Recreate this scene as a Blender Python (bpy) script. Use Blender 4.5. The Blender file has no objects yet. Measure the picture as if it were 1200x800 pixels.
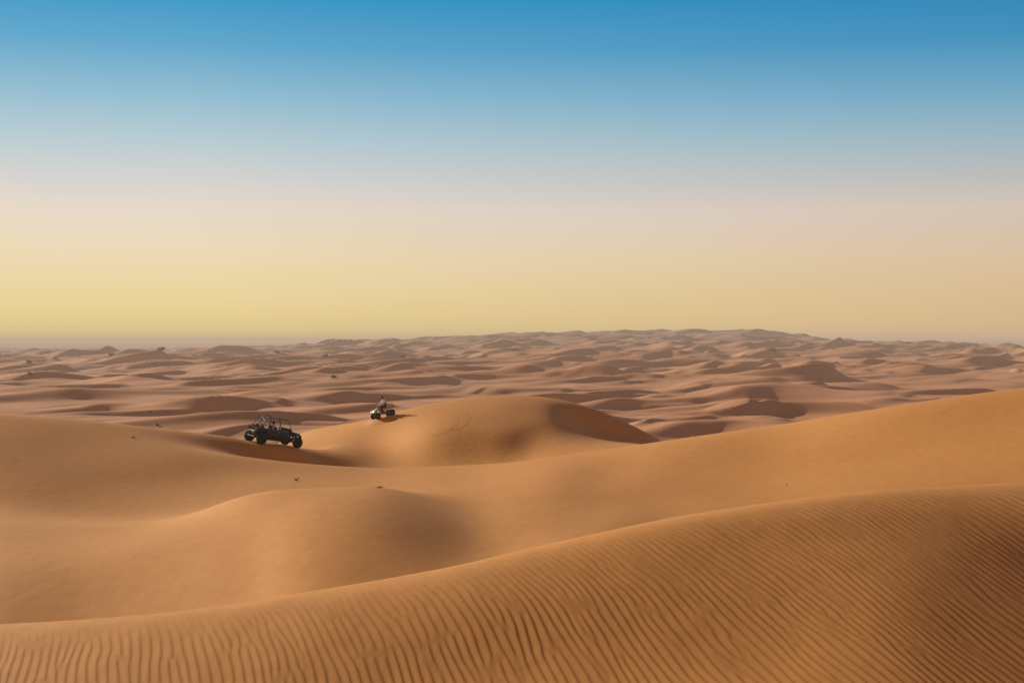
import bpy, bmesh, math, random
import numpy as np
from mathutils import Vector, Matrix

random.seed(7)
rng = np.random.default_rng(11)
R = math.radians
S = bpy.context.scene
COL = S.collection
F = 1667.0                       # focal length in units of the 1200 px wide frame (50 mm on 36 mm)

# ------------------------------------------------------------------ helpers
def tag(o, label=None, cat=None, group=None, kind=None):
    if label: o['label'] = label
    if cat: o['category'] = cat
    if group: o['group'] = group
    if kind: o['kind'] = kind
    return o

def empty(name, loc=(0, 0, 0)):
    o = bpy.data.objects.new(name, None)
    o.location = loc
    o.empty_display_size = .3
    COL.objects.link(o)
    return o

def link(name, me, parent=None, mat=None, smooth=False):
    o = bpy.data.objects.new(name, me)
    COL.objects.link(o)
    if parent: o.parent = parent
    if mat is not None: me.materials.append(mat)
    if smooth:
        me.polygons.foreach_set('use_smooth', [True] * len(me.polygons))
    return o

class MB:
    """collects primitive shapes and builds them as ONE mesh object"""
    def __init__(s): s.v = []; s.f = []
    def add(s, vs, fs):
        b = len(s.v); s.v += [tuple(v) for v in vs]; s.f += [tuple(i + b for i in f) for f in fs]; return s
    def loft(s, rings, cap=True, closed=True):
        n = len(rings[0]); vs = [p for r in rings for p in r]; fs = []
        for i in range(len(rings) - 1):
            for j in range(n if closed else n - 1):
                k = (j + 1) % n
                fs.append((i*n + j, i*n + k, (i+1)*n + k, (i+1)*n + j))
        if cap:
            fs.append(tuple(range(n))[::-1]); fs.append(tuple((len(rings)-1)*n + j for j in range(n)))
        return s.add(vs, fs)
    def box(s, a, b, ch=.012):
        (x0, y0, z0), (x1, y1, z1) = a, b
        ch = min(ch, abs(x1-x0)*.3, abs(y1-y0)*.3, abs(z1-z0)*.3)
        def ring(z, i):
            return [(x0+i+ch, y0+i, z), (x1-i-ch, y0+i, z), (x1-i, y0+i+ch, z), (x1-i, y1-i-ch, z),
                    (x1-i-ch, y1-i, z), (x0+i+ch, y1-i, z), (x0+i, y1-i-ch, z), (x0+i, y0+i+ch, z)]
        return s.loft([ring(z0, ch*.9), ring(z0+ch, 0), ring(z1-ch, 0), ring(z1, ch*.9)])
    def tube(s, pts, r, n=8, sub=0):
        pts = [Vector(p) for p in pts]
        if sub and len(pts) > 2:
            q = []
            P = [pts[0]] + pts + [pts[-1]]
            for i in range(1, len(P) - 2):
                for k in range(sub):
                    t = k / sub
                    q.append(.5*((2*P[i]) + (P[i+1]-P[i-1])*t + (2*P[i-1]-5*P[i]+4*P[i+1]-P[i+2])*t*t + (3*P[i]-P[i-1]-3*P[i+1]+P[i+2])*t**3))
            q.append(pts[-1]); pts = q
        rr = r if hasattr(r, '__len__') else [r]*len(pts)
        rings = []
        up = None
        for i, p in enumerate(pts):
            t = (pts[min(i+1, len(pts)-1)] - pts[max(i-1, 0)]).normalized()
            if up is None:
                up = t.cross(Vector((0, 0, 1)) if abs(t.z) < .9 else Vector((1, 0, 0))).normalized()
            up = (up - t*up.dot(t)).normalized()
            w = t.cross(up)
            rings.append([p + (up*math.cos(2*math.pi*k/n) + w*math.sin(2*math.pi*k/n))*rr[min(i, len(rr)-1)] for k in range(n)])
        return s.loft(rings)
    def lathe(s, prof, axis='y', n=28, c=(0, 0, 0)):
        rings = []
        for (a, r) in prof:
            ring = []
            for k in range(n):
                u, v = r*math.cos(2*math.pi*k/n), r*math.sin(2*math.pi*k/n)
                p = (u, a, v) if axis == 'y' else ((a, u, v) if axis == 'x' else (u, v, a))
                ring.append((p[0]+c[0], p[1]+c[1], p[2]+c[2]))
            rings.append(ring)
        return s.loft(rings)
    def slab(s, poly, y0, y1, inset=0):
        """polygon in xz extruded along y"""
        return s.loft([[(x, y0, z) for x, z in poly], [(x, y1, z) for x, z in poly]])
    def ell(s, c, r, n=12, m=8):
        rings = []
        for i in range(m + 1):
            a = -math.pi/2 + math.pi*(i + .02)/(m + .04)
            rings.append([(c[0] + r[0]*math.cos(a)*math.cos(2*math.pi*k/n), c[1] + r[1]*math.cos(a)*math.sin(2*math.pi*k/n), c[2] + r[2]*math.sin(a)) for k in range(n)])
        return s.loft(rings)
    def build(s, name, mat, parent=None, smooth=False, bevel=0):
        me = bpy.data.meshes.new(name)
        me.from_pydata(s.v, [], s.f); me.update()
        bm = bmesh.new(); bm.from_mesh(me)
        bmesh.ops.recalc_face_normals(bm, faces=bm.faces)
        bm.to_mesh(me); bm.free()
        o = link(name, me, parent, mat, smooth)
        if smooth:
            try: me.set_sharp_from_angle(angle=R(40))
            except Exception: pass
        if bevel:
            b = o.modifiers.new('bevel', 'BEVEL'); b.width = bevel; b.segments = 2; b.limit_method = 'ANGLE'
        return o

# ------------------------------------------------------------------ materials
def mat(name, col, rough=.5, metal=0, spec=.5, var=.12, scale=14, emis=None, dust=0.0, bump=0.0):
    m = bpy.data.materials.new(name); m.use_nodes = True
    nt = m.node_tree; b = nt.nodes['Principled BSDF']
    tc = nt.nodes.new('ShaderNodeTexCoord')
    no = nt.nodes.new('ShaderNodeTexNoise'); no.inputs['Scale'].default_value = scale; no.inputs['Detail'].default_value = 5
    nt.links.new(tc.outputs['Object'], no.inputs['Vector'])
    cr = nt.nodes.new('ShaderNodeValToRGB')
    cr.color_ramp.elements[0].position = .3; cr.color_ramp.elements[1].position = .7
    cr.color_ramp.elements[0].color = (*[c*(1-var) for c in col], 1)
    cr.color_ramp.elements[1].color = (*[min(1, c*(1+var)) for c in col], 1)
    nt.links.new(no.outputs['Fac'], cr.inputs['Fac'])
    last = cr.outputs['Color']
    if dust:
        n2 = nt.nodes.new('ShaderNodeTexNoise'); n2.inputs['Scale'].default_value = 5; n2.inputs['Detail'].default_value = 6
        nt.links.new(tc.outputs['Object'], n2.inputs['Vector'])
        mr = nt.nodes.new('ShaderNodeMapRange'); mr.inputs['From Min'].default_value = .45; mr.inputs['From Max'].default_value = .75
        mr.inputs['To Max'].default_value = dust
        nt.links.new(n2.outputs['Fac'], mr.inputs['Value'])
        mx = nt.nodes.new('ShaderNodeMix'); mx.data_type = 'RGBA'
        nt.links.new(mr.outputs['Result'], mx.inputs['Factor'])
        nt.links.new(last, mx.inputs[6]); mx.inputs[7].default_value = (.40, .22, .10, 1)
        last = mx.outputs[2]
    nt.links.new(last, b.inputs['Base Color'])
    b.inputs['Roughness'].default_value = rough; b.inputs['Metallic'].default_value = metal
    b.inputs['Specular IOR Level'].default_value = spec
    if bump:
        bp = nt.nodes.new('ShaderNodeBump'); bp.inputs['Strength'].default_value = bump; bp.inputs['Distance'].default_value = .01
        nt.links.new(no.outputs['Fac'], bp.inputs['Height']); nt.links.new(bp.outputs['Normal'], b.inputs['Normal'])
    return m

M = dict(
    blue=mat('blue_paint', (.006, .020, .15), .45, 0, .3, dust=.08),
    black=mat('black_plastic', (.008, .008, .010), .7, 0, .25, dust=.05),
    cage=mat('cage_steel', (.010, .010, .012), .55, 0, .35),
    silver=mat('bare_metal', (.35, .35, .36), .45, .7, .5),
    rubber=mat('tyre_rubber', (.008, .0075, .0075), .85, 0, .3, dust=.06, bump=.4),
    rim=mat('dark_rim', (.03, .03, .033), .4, .8),
    red=mat('red_lens', (.5, .012, .02), .2, 0, .6),
    clear=mat('headlamp_lens', (.75, .78, .8), .15, 0, .7),
    white=mat('white_plastic', (.55, .55, .58), .35, 0, .5, dust=.05, var=.05),
    seatm=mat('seat_vinyl', (.02, .02, .022), .7, dust=.1),
    redtrim=mat('dark_red_trim', (.16, .012, .016), .5),
    skin=mat('skin', (.42, .22, .14), .55, var=.06),
    shirt=mat('white_cotton', (.86, .86, .92), .85, var=.06, scale=30, bump=.3),
    pink=mat('pale_pink_cotton', (.72, .55, .52), .85, var=.06, scale=30, bump=.3),
    trousers=mat('dark_cotton', (.035, .022, .022), .85, scale=30, bump=.3),
    hair=mat('dark_hair', (.02, .012, .01), .8, scale=60, bump=.5),
    cap=mat('maroon_cloth', (.10, .018, .016), .8, scale=40),
    shoe=mat('shoe_leather', (.03, .025, .022), .7),
    leaf=mat('shrub_leaf', (.07, .085, .040), .8, var=.4, scale=3),
    twig=mat('dry_twig', (.06, .040, .026), .9, var=.3),
    straw=mat('dry_straw', (.42, .30, .16), .9, var=.3),
    stone=mat('pale_stone', (.55, .45, .36), .85, var=.2, bump=.4),
)

# ------------------------------------------------------------------ camera
cam_d = bpy.data.cameras.new('camera'); cam = bpy.data.objects.new('camera', cam_d); COL.objects.link(cam)
cam.location = (0, 0, 0); cam.rotation_euler = (R(90), 0, 0)
cam_d.lens = 50; cam_d.sensor_width = 36; cam_d.clip_start = .1; cam_d.clip_end = 90000
S.camera = cam

# ------------------------------------------------------------------ noise tools
def pchip_slopes(x, y):
    """x,y: (K,...) monotone x along axis 0"""
    h = np.diff(x, axis=0); d = np.diff(y, axis=0)/h
    m = np.zeros_like(y)
    w1 = 2*h[1:] + h[:-1]; w2 = h[1:] + 2*h[:-1]
    same = (d[1:]*d[:-1]) > 0
    den = np.where(same, w1/np.where(d[:-1] == 0, 1, d[:-1]) + w2/np.where(d[1:] == 0, 1, d[1:]), 1)
    m[1:-1] = np.where(same, (w1 + w2)/den, 0)
    m[0] = d[0]; m[-1] = d[-1]
    return m

def hermite(x, y, m, xq, i):
    x0 = np.take_along_axis(x, i, 0); x1 = np.take_along_axis(x, i+1, 0)
    y0 = np.take_along_axis(y, i, 0); y1 = np.take_along_axis(y, i+1, 0)
    m0 = np.take_along_axis(m, i, 0); m1 = np.take_along_axis(m, i+1, 0)
    h = x1 - x0; t = (xq - x0)/h
    return ((2*t**3 - 3*t**2 + 1)*y0 + (t**3 - 2*t**2 + t)*h*m0 + (-2*t**3 + 3*t**2)*y1 + (t**3 - t**2)*h*m1)

def pchip1(x, y, q, smooth=True):
    x = np.asarray(x, float); y = np.asarray(y, float); q = np.clip(q, x[0], x[-1])
    if smooth:      # catmull-rom like finite-difference slopes: rounder than pchip
        m = np.gradient(y, x)
    else:
        m = pchip_slopes(x[:, None], y[:, None])[:, 0]
    i = np.clip(np.searchsorted(x, q, side='right') - 1, 0, len(x) - 2)
    h = x[i+1] - x[i]; t = (q - x[i])/h
    return (2*t**3-3*t**2+1)*y[i] + (t**3-2*t**2+t)*h*m[i] + (-2*t**3+3*t**2)*y[i+1] + (t**3-t**2)*h*m[i+1]

def perlin(x, y, seed):
    r = np.random.default_rng(seed)
    N = 256
    ang = r.uniform(0, 2*np.pi, (N, N)).astype(np.float32)
    gx, gy = np.cos(ang), np.sin(ang)
    xi = np.floor(x).astype(np.int64); yi = np.floor(y).astype(np.int64)
    xf = x - xi; yf = y - yi
    u = xf*xf*xf*(xf*(xf*6-15)+10); v = yf*yf*yf*(yf*(yf*6-15)+10)
    def g(a, b):
        A = (xi+a) % N; B = (yi+b) % N
        return gx[A, B]*(xf-a) + gy[A, B]*(yf-b)
    return ((1-u)*(1-v)*g(0, 0) + u*(1-v)*g(1, 0) + (1-u)*v*g(0, 1) + u*v*g(1, 1))*1.5

def sstep(a, b, x):
    t = np.clip((x-a)/(b-a), 0, 1); return t*t*(3-2*t)

# ------------------------------------------------------------------ the dunes: height control
# each column: screen azimuth X, then (distance, value); value > 100 is a sight-line height, otherwise metres
BOT = [(-300, 12.2, 800), (0, 12.2, 800), (300, 12.2, 800), (600, 12.5, 800), (900, 12.5, 800), (1100, 12.4, 801), (1200, 12.4, 802), (1500, 12.8, 806)]
CRE = [(-300, 14.1, 735), (0, 14.3, 727), (200, 14.5, 714), (410, 15.2, 682), (600, 16.2, 644), (800, 17.8, 602), (1000, 19.8, 575), (1200, 22, 565), (1500, 24, 568)]
COLS = {
 -300: [(27, 750), (37, 690), (45, 640), (53, 600), (60, 545), (66, 500), (70, 480), (74, 468), (95, -6), (120, -10), (165, -15)],
 0:    [(28, 738), (38, 668), (46, 622), (54, 598), (62, 556), (72, 508), (76, 495), (80, 484), (98, -6.8), (122, -10.5), (165, -15)],
 100:  [(28, 732), (40, 655), (48, 620), (56, 605), (65, 560), (76, 515), (80, 502), (84, 490.5), (100, -7.5), (124, -11), (165, -15.5)],
 200:  [(28, 722), (42, 632), (50, 610), (58, 603), (68, 565), (78, 526), (84, 516), (89, 503), (103, -8), (126, -11), (165, -15.5)],
 300:  [(28.5, 708), (42, 615), (49, 580), (63, 585), (73, 560), (82, 536), (90, 541), (95, 516), (107, -8.6), (126, -10), (165, -15.5)],
 350:  [(29, 700), (42, 603), (50, 574), (65, 580), (75, 560), (84, 541), (92, 553), (98, 524), (109, -8.7), (125, 508), (165, -15.5)],
 400:  [(29, 686), (42, 600), (51, 572), (67, 578), (77, 560), (86, 545), (94, 560), (100, 533.5), (111, 518), (120, 498), (165, -15)],
 440:  [(29, 678), (42, 603), (51, 572), (68, 576), (78, 560), (88, 547.5), (94, 560), (101, 543), (110, 519), (118, 489.5), (160, -15)],
 500:  [(29.5, 667), (42, 622), (51, 589), (66, 573), (77, 557), (87, 545), (94, 557), (99, 544), (106, 502), (121, 474), (165, -15)],
 560:  [(30, 658), (42, 641), (51, 603), (64, 573), (75, 556), (85, 542), (93, 562), (98, 547), (105, 502), (126, 464.5), (165, -14.5)],
 600:  [(30, 652), (42, 641), (51, 600), (64, 568), (73, 551), (82, 539.5), (92, 562), (97, 547), (105, 505), (128, 462), (168, -14.5)],
 650:  [(30.5, 645), (42.5, 632), (52, 597), (63, 563), (71, 546), (80, 533), (92, 551), (99, 530), (118, 481), (127, 467), (168, -14.5)],
 700:  [(31.5, -5.5), (43, -5.95), (54, 595), (63, 567), (71, 544), (78, 527), (92, 541), (100, 525), (121, 508), (126, 480), (165, -14)],
 735:  [(32, -5.6), (43.5, -6.1), (55, 592), (63.5, 564), (70.5, 542), (77, 522), (91, 538), (100, 524), (121, 516), (125, 496), (162, -14.3)],
 760:  [(32.5, -5.6), (44, -6.4), (56, 590), (64, 560), (70, 538), (76, 518.5), (90, 535), (100, 522), (121, 519), (124, 508.5), (160, -14.5)],
 820:  [(33, -5.6), (45, -6.4), (57, 585), (64, 558), (70, 530), (75, 510.5), (92, -7.5), (102, -8.3), (120, -10), (130, -11), (165, -15)],
 900:  [(34, -5.6), (46, -6.35), (57, 583), (64, 553), (70, 523), (76, 499), (92, -7), (104, -8.5), (122, -11), (132, -12), (165, -15.5)],
 1000: [(35, -5.6), (46, -6.3), (56, 572), (63, 540), (68, 510), (74, 483), (92, -6.5), (105, -8.5), (122, -11), (132, -12), (165, -15.5)],
 1200: [(37, -5.2), (46, -6.0), (54, 562), (60, 524), (66, 486), (72, 453), (90, -5), (105, -7.5), (122, -10), (132, -11.5), (165, -15.5)],
 1500: [(39, -5.2), (46, -5.8), (52, 550), (58, 500), (64, 458), (71, 428), (88, -4), (105, -7), (122, -9.5), (132, -11), (165, -15.5)],
}
for X_ in COLS:
    if COLS[X_][0][1] > 100:      # lee foot of the foreground dune, out of sight from the camera height
        if X_ <= 450:
            d_, v_ = COLS[X_][1]; COLS[X_][0] = (27, -(v_-400)/F*d_ - 1.05)
        elif X_ in (500, 560):
            COLS[X_][0] = {500: (26.3, -6.0), 560: (25.5, -5.5)}[X_]
        else:
            COLS[X_][0] = (24.5, float(np.interp(X_, [c[0] for c in CRE], [c[2] for c in CRE])) + 45)
def zz(d, v): return v if v < 100 else -(v-400)/F*d

AZ = np.arange(-900, 2101, 4.0)
def curve(tab):
    X = [t[0] for t in tab]
    return pchip1(X, [t[1] for t in tab], AZ), pchip1(X, [zz(t[1], t[2]) for t in tab], AZ)
D = []; Z = []
def const(d, z): D.append(np.full_like(AZ, d)); Z.append(np.full_like(AZ, z))
const(-30, -1.9); const(2.0, -1.8); const(5.0, -2.6); const(9.0, -3.38)
for tab in (BOT, CRE):
    d_, z_ = curve(tab); D.append(d_); Z.append(z_)
D.insert(5, D[4]*.45 + D[5]*.55); wc = .24 + .08*sstep(500, 900, AZ); Z.insert(5, Z[4]*wc + Z[5]*(1-wc))
xs = sorted(COLS)
for k in range(11):
    d_, z_ = curve([(x, COLS[x][k][0], COLS[x][k][1]) for x in xs]); D.append(d_); Z.append(z_)
for d, z in ((310, -17.5), (800, -21.5), (1500, -23), (4000, -24), (9000, -25), (30000, -35)): const(d, z)
D = np.array(D); Z = np.array(Z)
# soften every control line along its length
ker = np.exp(-.5*(np.arange(-9, 10)/3.2)**2); ker /= ker.sum()
for A in (D, Z):
    for k in range(len(A)):
        A[k] = np.convolve(np.pad(A[k], 9, mode='edge'), ker, mode='valid')
SL = pchip_slopes(D, Z)
SL[6] = Z[6]/D[6]      # the foreground crest leans away from the eye

# ---- ripple texture: white noise band-passed around one wave vector gives natural forks and joins
RA = .0060; NT = 2048; PIX = .0105; 
def ripple_field():
    w = np.random.default_rng(5).standard_normal((NT, NT))
    Fh = np.fft.fft2(w)
    kx = np.fft.fftfreq(NT, PIX)[:, None]; ky = np.fft.fftfreq(NT, PIX)[None, :]
    k0 = 1/.100
    band = np.exp(-.5*((kx - k0)/(k0*.15))**2 - .5*(ky/(k0*.06))**2)
    a = np.fft.ifft2(Fh*band)
    a /= np.abs(a).mean()
    return a.astype(np.complex64)
RIP = ripple_field()
def samp(q, p):
    a = (q/PIX) % NT; b = (p/PIX) % NT
    i = np.floor(a).astype(int); j = np.floor(b).astype(int); u = a-i; v = b-j
    i2 = (i+1) % NT; j2 = (j+1) % NT; i %= NT; j %= NT
    return (1-u)*(1-v)*RIP[i, j] + u*(1-v)*RIP[i2, j] + (1-u)*v*RIP[i, j2] + u*v*RIP[i2, j2]

HILL = [(710, 2900, 38, 440, 1000), (900, 2700, 4, 300, 500)]
# single dunes that can be told apart on the plain: azimuth X, distance, width, height, heading of the lee side
BAR = [(262, 345, 22, 3.4, -.9), (872, 306, 14, 2.1, -.6), (965, 640, 44, 6, -.5)]

def height(x, y, ripples=True):
    """terrain height at world x, y (numpy arrays)"""
    x = np.asarray(x, float); y = np.asarray(y, float)
    shp = x.shape; x = x.ravel(); y = y.ravel()
    X = 600 + F*x/np.maximum(y, 5.0)
    X = np.clip(X, AZ[0], AZ[-1]-.01)
    fi = (X - AZ[0])/4.0; i0 = fi.astype(int); ft = fi - i0
    z = np.zeros_like(x)
    CH = 400000
    for s in range(0, len(x), CH):
        sl = slice(s, s+CH)
        a, t = i0[sl], ft[sl]
        d = D[:, a]*(1-t) + D[:, a+1]*t; zc = Z[:, a]*(1-t) + Z[:, a+1]*t; m = SL[:, a]*(1-t) + SL[:, a+1]*t
        q = np.clip(y[sl], d[0], d[-1])
        k = np.clip((d[:, :] <= q).sum(0) - 1, 0, len(d)-2)[None, :]
        z[sl] = hermite(d, zc, m, q[None, :], k)[0]
    # fields behind and beyond
    fade = sstep(130, 230, y)
    far = fade > 0
    if far.any():
        xx, yy = x[far], y[far]; ff = fade[far]
        h = np.zeros_like(xx)
        # domain warp
        wx = xx + 26*perlin(xx/170, yy/170, 1) + 8*perlin(xx/45, yy/45, 2); wy = yy + 26*perlin(xx/170+9, yy/170, 3) + 8*perlin(xx/45+5, yy/45, 4)
        # rotated so that crests run from upper left to lower right, lee sides towards right and front
        ca, sa = math.cos(R(-38)), math.sin(R(-38))
        u = wx*ca + wy*(-sa)*-1*0 - wy*sa*0 + wy*sa; v = -wx*sa + wy*ca
        env = .5 + .5*perlin(xx/330, yy/330, 8)
        for lam, amp, sd in ((14, .8, 26), (23, 2.3, 21), (44, 3.7, 22), (105, 3.6, 23), (320, 5.0, 24), (800, 3.0, 25)):
            near_ok = sstep(lam*1.3, lam*(9 if lam < 100 else 8), yy - 95) if lam > 40 else 1
            if lam in (23, 44): amp = amp*(1 + .7*sstep(500, 1800, yy))
            if lam >= 44: amp = amp*(1 - .65*sstep(3200, 5500, yy))
            far_ok = 1 - sstep(lam*60, lam*130, yy) if lam < 50 else 1
            n = perlin(u/lam, v/(lam*2.0), sd)
            if lam < 400:
                # lean the wave: sample again upstream by its own height, giving a steep lee side
                for _ in range(2):
                    n = perlin(u/lam - .42*n, v/(lam*2.0), sd)
                n = np.where(n > 0, np.abs(n)**1.25*1.4, n*.4)
                h += amp*n*near_ok*far_ok*(.55 + env)
            else:
                h += amp*n*near_ok
        for (X_, d_, w_, hh, ang) in BAR:
            cx, cy = (X_-600)/F*d_, d_
            c, s_ = math.cos(ang), math.sin(ang)
            a = ((xx-cx)*c + (yy-cy)*s_)/w_; b = (-(xx-cx)*s_ + (yy-cy)*c)/(w_*1.0)
            a2 = a + .55*b*b            # horns point downwind
            prof = np.where(a2 < 0, np.exp(-(a2*1.1)**2), np.clip(1 - a2*(w_*.55)/hh, 0, 1))
            h += hh*prof*np.exp(-(b*1.1)**2)
        Xf = 600 + F*xx/yy
        for (X_, d_, hh, wX, wd) in HILL:
            cx = (X_-600)/F*d_; sx = wX/F*d_
            h += hh*np.exp(-.5*((xx-cx)/(sx*.5))**2)*np.exp(-.5*((yy-d_)/wd)**2)
        # far country: low swells up to the horizon
        fo = sstep(3000, 8000, yy)
        h += fo*(12 + 7*perlin(xx/2600, yy/3500, 31) + 5*perlin(xx/700, yy/1500, 32)) + fo*14*np.exp(-.5*((Xf-1230)/200)**2)
        z[far] += h*ff
    # very soft unevenness on the near dunes
    nr = (y > 4) & (y < 240)
    if nr.any():
        xx, yy = x[nr], y[nr]
        z[nr] += .05*perlin(xx/5.5, yy/7, 41)*sstep(20, 40, yy)*(1-fade[nr]) + .012*perlin(xx/1.6, yy/2.2, 42)
    if ripples:
        rp = (y > 6) & (y < 27)
        if rp.any():
            xx, yy = x[rp], y[rp]; Xr = X[rp]
            cd = np.interp(Xr, AZ, D[6])
            # right-hand shoulder that turns away from the sun
            xr = xx - (4.05 + .44*(yy-14.5))
            sh = 1/(1+np.exp(-xr/.35))
            z_add = -.15*.22*np.log1p(np.exp(np.clip(xr/.22, -30, 30)))
            back = 1 - sstep(-.4, 1.2, yy-cd)
            z_add = z_add*back*(1-sstep(16.5, 19.5, yy))
            q = (xx + .26*(yy-13) - .75*xx*(yy-13)/13)*(1+.05*(yy-13))*(1.02 - .02*xx)
            q = q + .11*perlin(xx/2.1, yy/3.2, 51) + .022*perlin(xx/.55, yy/1.1, 52)
            a = samp(q, yy*1.0)
            ph = np.angle(a); am = np.clip(np.abs(a), 0, 1.6)
            # slow rise, quick fall
            t = (ph/(2*np.pi)) % 1.0
            pr = np.where(t < .79, .5-.5*np.cos(np.pi*t/.79), .5+.5*np.cos(np.pi*(t-.79)/.21)) - .5
            cal = sstep(.12, .55, am)
            rel = (cd - yy)
            env = sstep(.2, 2.0 , rel + .35*perlin(xx/1.1, yy/1.1, 53) + .25)
            env = env*(.92+.05*np.clip(xx,-4,4))*(.85 + .25*perlin(xx/1.7+3, yy/2.1, 54)) * (1-.85*np.exp(-((xr+.1)/.30)**2)*sstep(15, 17, yy))
            z[rp] += RA*pr*cal*env*sstep(6, 8, yy) + z_add
    return z.reshape(shp)

# ------------------------------------------------------------------ the ground sheet
def axis_s():
    st = 1/1500
    c = np.arange(-.40, .4001, st)
    o = .4*np.exp(np.linspace(0, math.log(4.0), 90))[1:]
    return np.concatenate([-o[::-1], c, o])
def axis_d():
    a = np.linspace(-20, 6, 16)[:-1]
    b = 6*np.exp(np.linspace(0, math.log(9/6), 60))[:-1]
    c = 9*np.exp(np.linspace(0, math.log(24/9), 600))[:-1]
    d = 24*np.exp(np.linspace(0, math.log(150/24), 330))[:-1]
    e = 150*np.exp(np.linspace(0, math.log(5000/150), 900))[:-1]
    f = 5000*np.exp(np.linspace(0, math.log(5.5), 60))
    return np.concatenate([a, b, c, d, e, f])
sa, da = axis_s(), axis_d()
GX = sa[None, :]*np.maximum(da[:, None] + 3, 3) * np.where(da[:, None] < 0, 1 + (-da[:, None])*.5, 1)
GY = np.repeat(da[:, None], len(sa), 1)
GZ = height(GX, GY, False)
n27 = int(np.searchsorted(da, 27.5))
RIPZ = height(GX[:n27], GY[:n27], True) - GZ[:n27]
def blur_rows(A, sg):
    k = np.exp(-.5*(np.arange(-3*sg, 3*sg+1)/sg)**2); k /= k.sum()
    P = np.pad(A, ((3*sg, 3*sg), (0, 0)), mode='edge'); o = np.zeros_like(A)
    for i, w_ in enumerate(k): o += w_*P[i:i+len(A)]
    return o
ra, rb = np.searchsorted(da, 9.01), np.searchsorted(da, 23.9)
wf = (sstep(9.8, 11, da[ra:rb])*(1-sstep(21, 23.5, da[ra:rb])))[:, None]
GZ[ra:rb] = GZ[ra:rb]*(1-wf) + blur_rows(GZ[ra:rb], 22)*wf
GZ[:n27] += RIPZ
r0, r1 = np.searchsorted(da, 20), np.searchsorted(da, 170)
blk = GZ[r0:r1]
bl = blur_rows(blur_rows(blk, 4).T, 14).T
b2_ = blur_rows(blur_rows(blk, 2).T, 7).T; w2_ = sstep(80, 98, da[r0:r1])[:, None]; bl = bl*(1-w2_) + b2_*w2_
wgt = (sstep(23, 30, da[r0:r1])*(1-sstep(110, 160, da[r0:r1])))[:, None]
GZ[r0:r1] = blk*(1-wgt) + bl*wgt
def settle(cx, cy, z0, head, a, b, rad):
    """sand packed level under a vehicle"""
    i0_, i1_ = np.searchsorted(da, cy-3*rad), np.searchsorted(da, cy+3*rad)
    x_, y_ = GX[i0_:i1_]-cx, GY[i0_:i1_]-cy
    al = x_*math.cos(head)+y_*math.sin(head); le = -x_*math.sin(head)+y_*math.cos(head)
    w_ = np.exp(-(np.hypot(x_, y_)/rad)**4)
    GZ[i0_:i1_] = GZ[i0_:i1_]*(1-w_) + (z0 + a*al + b*le)*w_
settle((319.5-600)/F*95.5, 95.5, -(519.6-400)/F*95.5, R(46), -.12, .06, 2.3)
settle((449.5-600)/F*116.5, 116.5, -(488.2-400)/F*116.5, R(206), -.18, .13, 1.25)
def grid_h(x, y):
    x = np.asarray(x, float); y = np.asarray(y, float)
    fr = np.interp(y, da, np.arange(len(da))); fc = np.interp(x/np.maximum(y+3, 3), sa, np.arange(len(sa)))
    i = np.minimum(fr.astype(int), len(da)-2); j = np.minimum(fc.astype(int), len(sa)-2); u = fr-i; v = fc-j
    return (1-u)*(1-v)*GZ[i, j]+u*(1-v)*GZ[i+1, j]+(1-u)*v*GZ[i, j+1]+u*v*GZ[i+1, j+1]
nr_, nc_ = GX.shape
co = np.stack([GX, GY, GZ], -1).reshape(-1, 3).astype(np.float32)
idx = np.arange(nr_*nc_, dtype=np.int32).reshape(nr_, nc_)
quads = np.stack([idx[:-1, :-1], idx[:-1, 1:], idx[1:, 1:], idx[1:, :-1]], -1).reshape(-1)
me = bpy.data.meshes.new('sand_ground')
me.vertices.add(len(co)); me.vertices.foreach_set('co', co.ravel())
nq = len(quads)//4
me.loops.add(nq*4); me.loops.foreach_set('vertex_index', quads)
me.polygons.add(nq); me.polygons.foreach_set('loop_start', np.arange(0, nq*4, 4, dtype=np.int32))
me.polygons.foreach_set('use_smooth', np.ones(nq, dtype=bool))
me.update(calc_edges=True)

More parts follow.
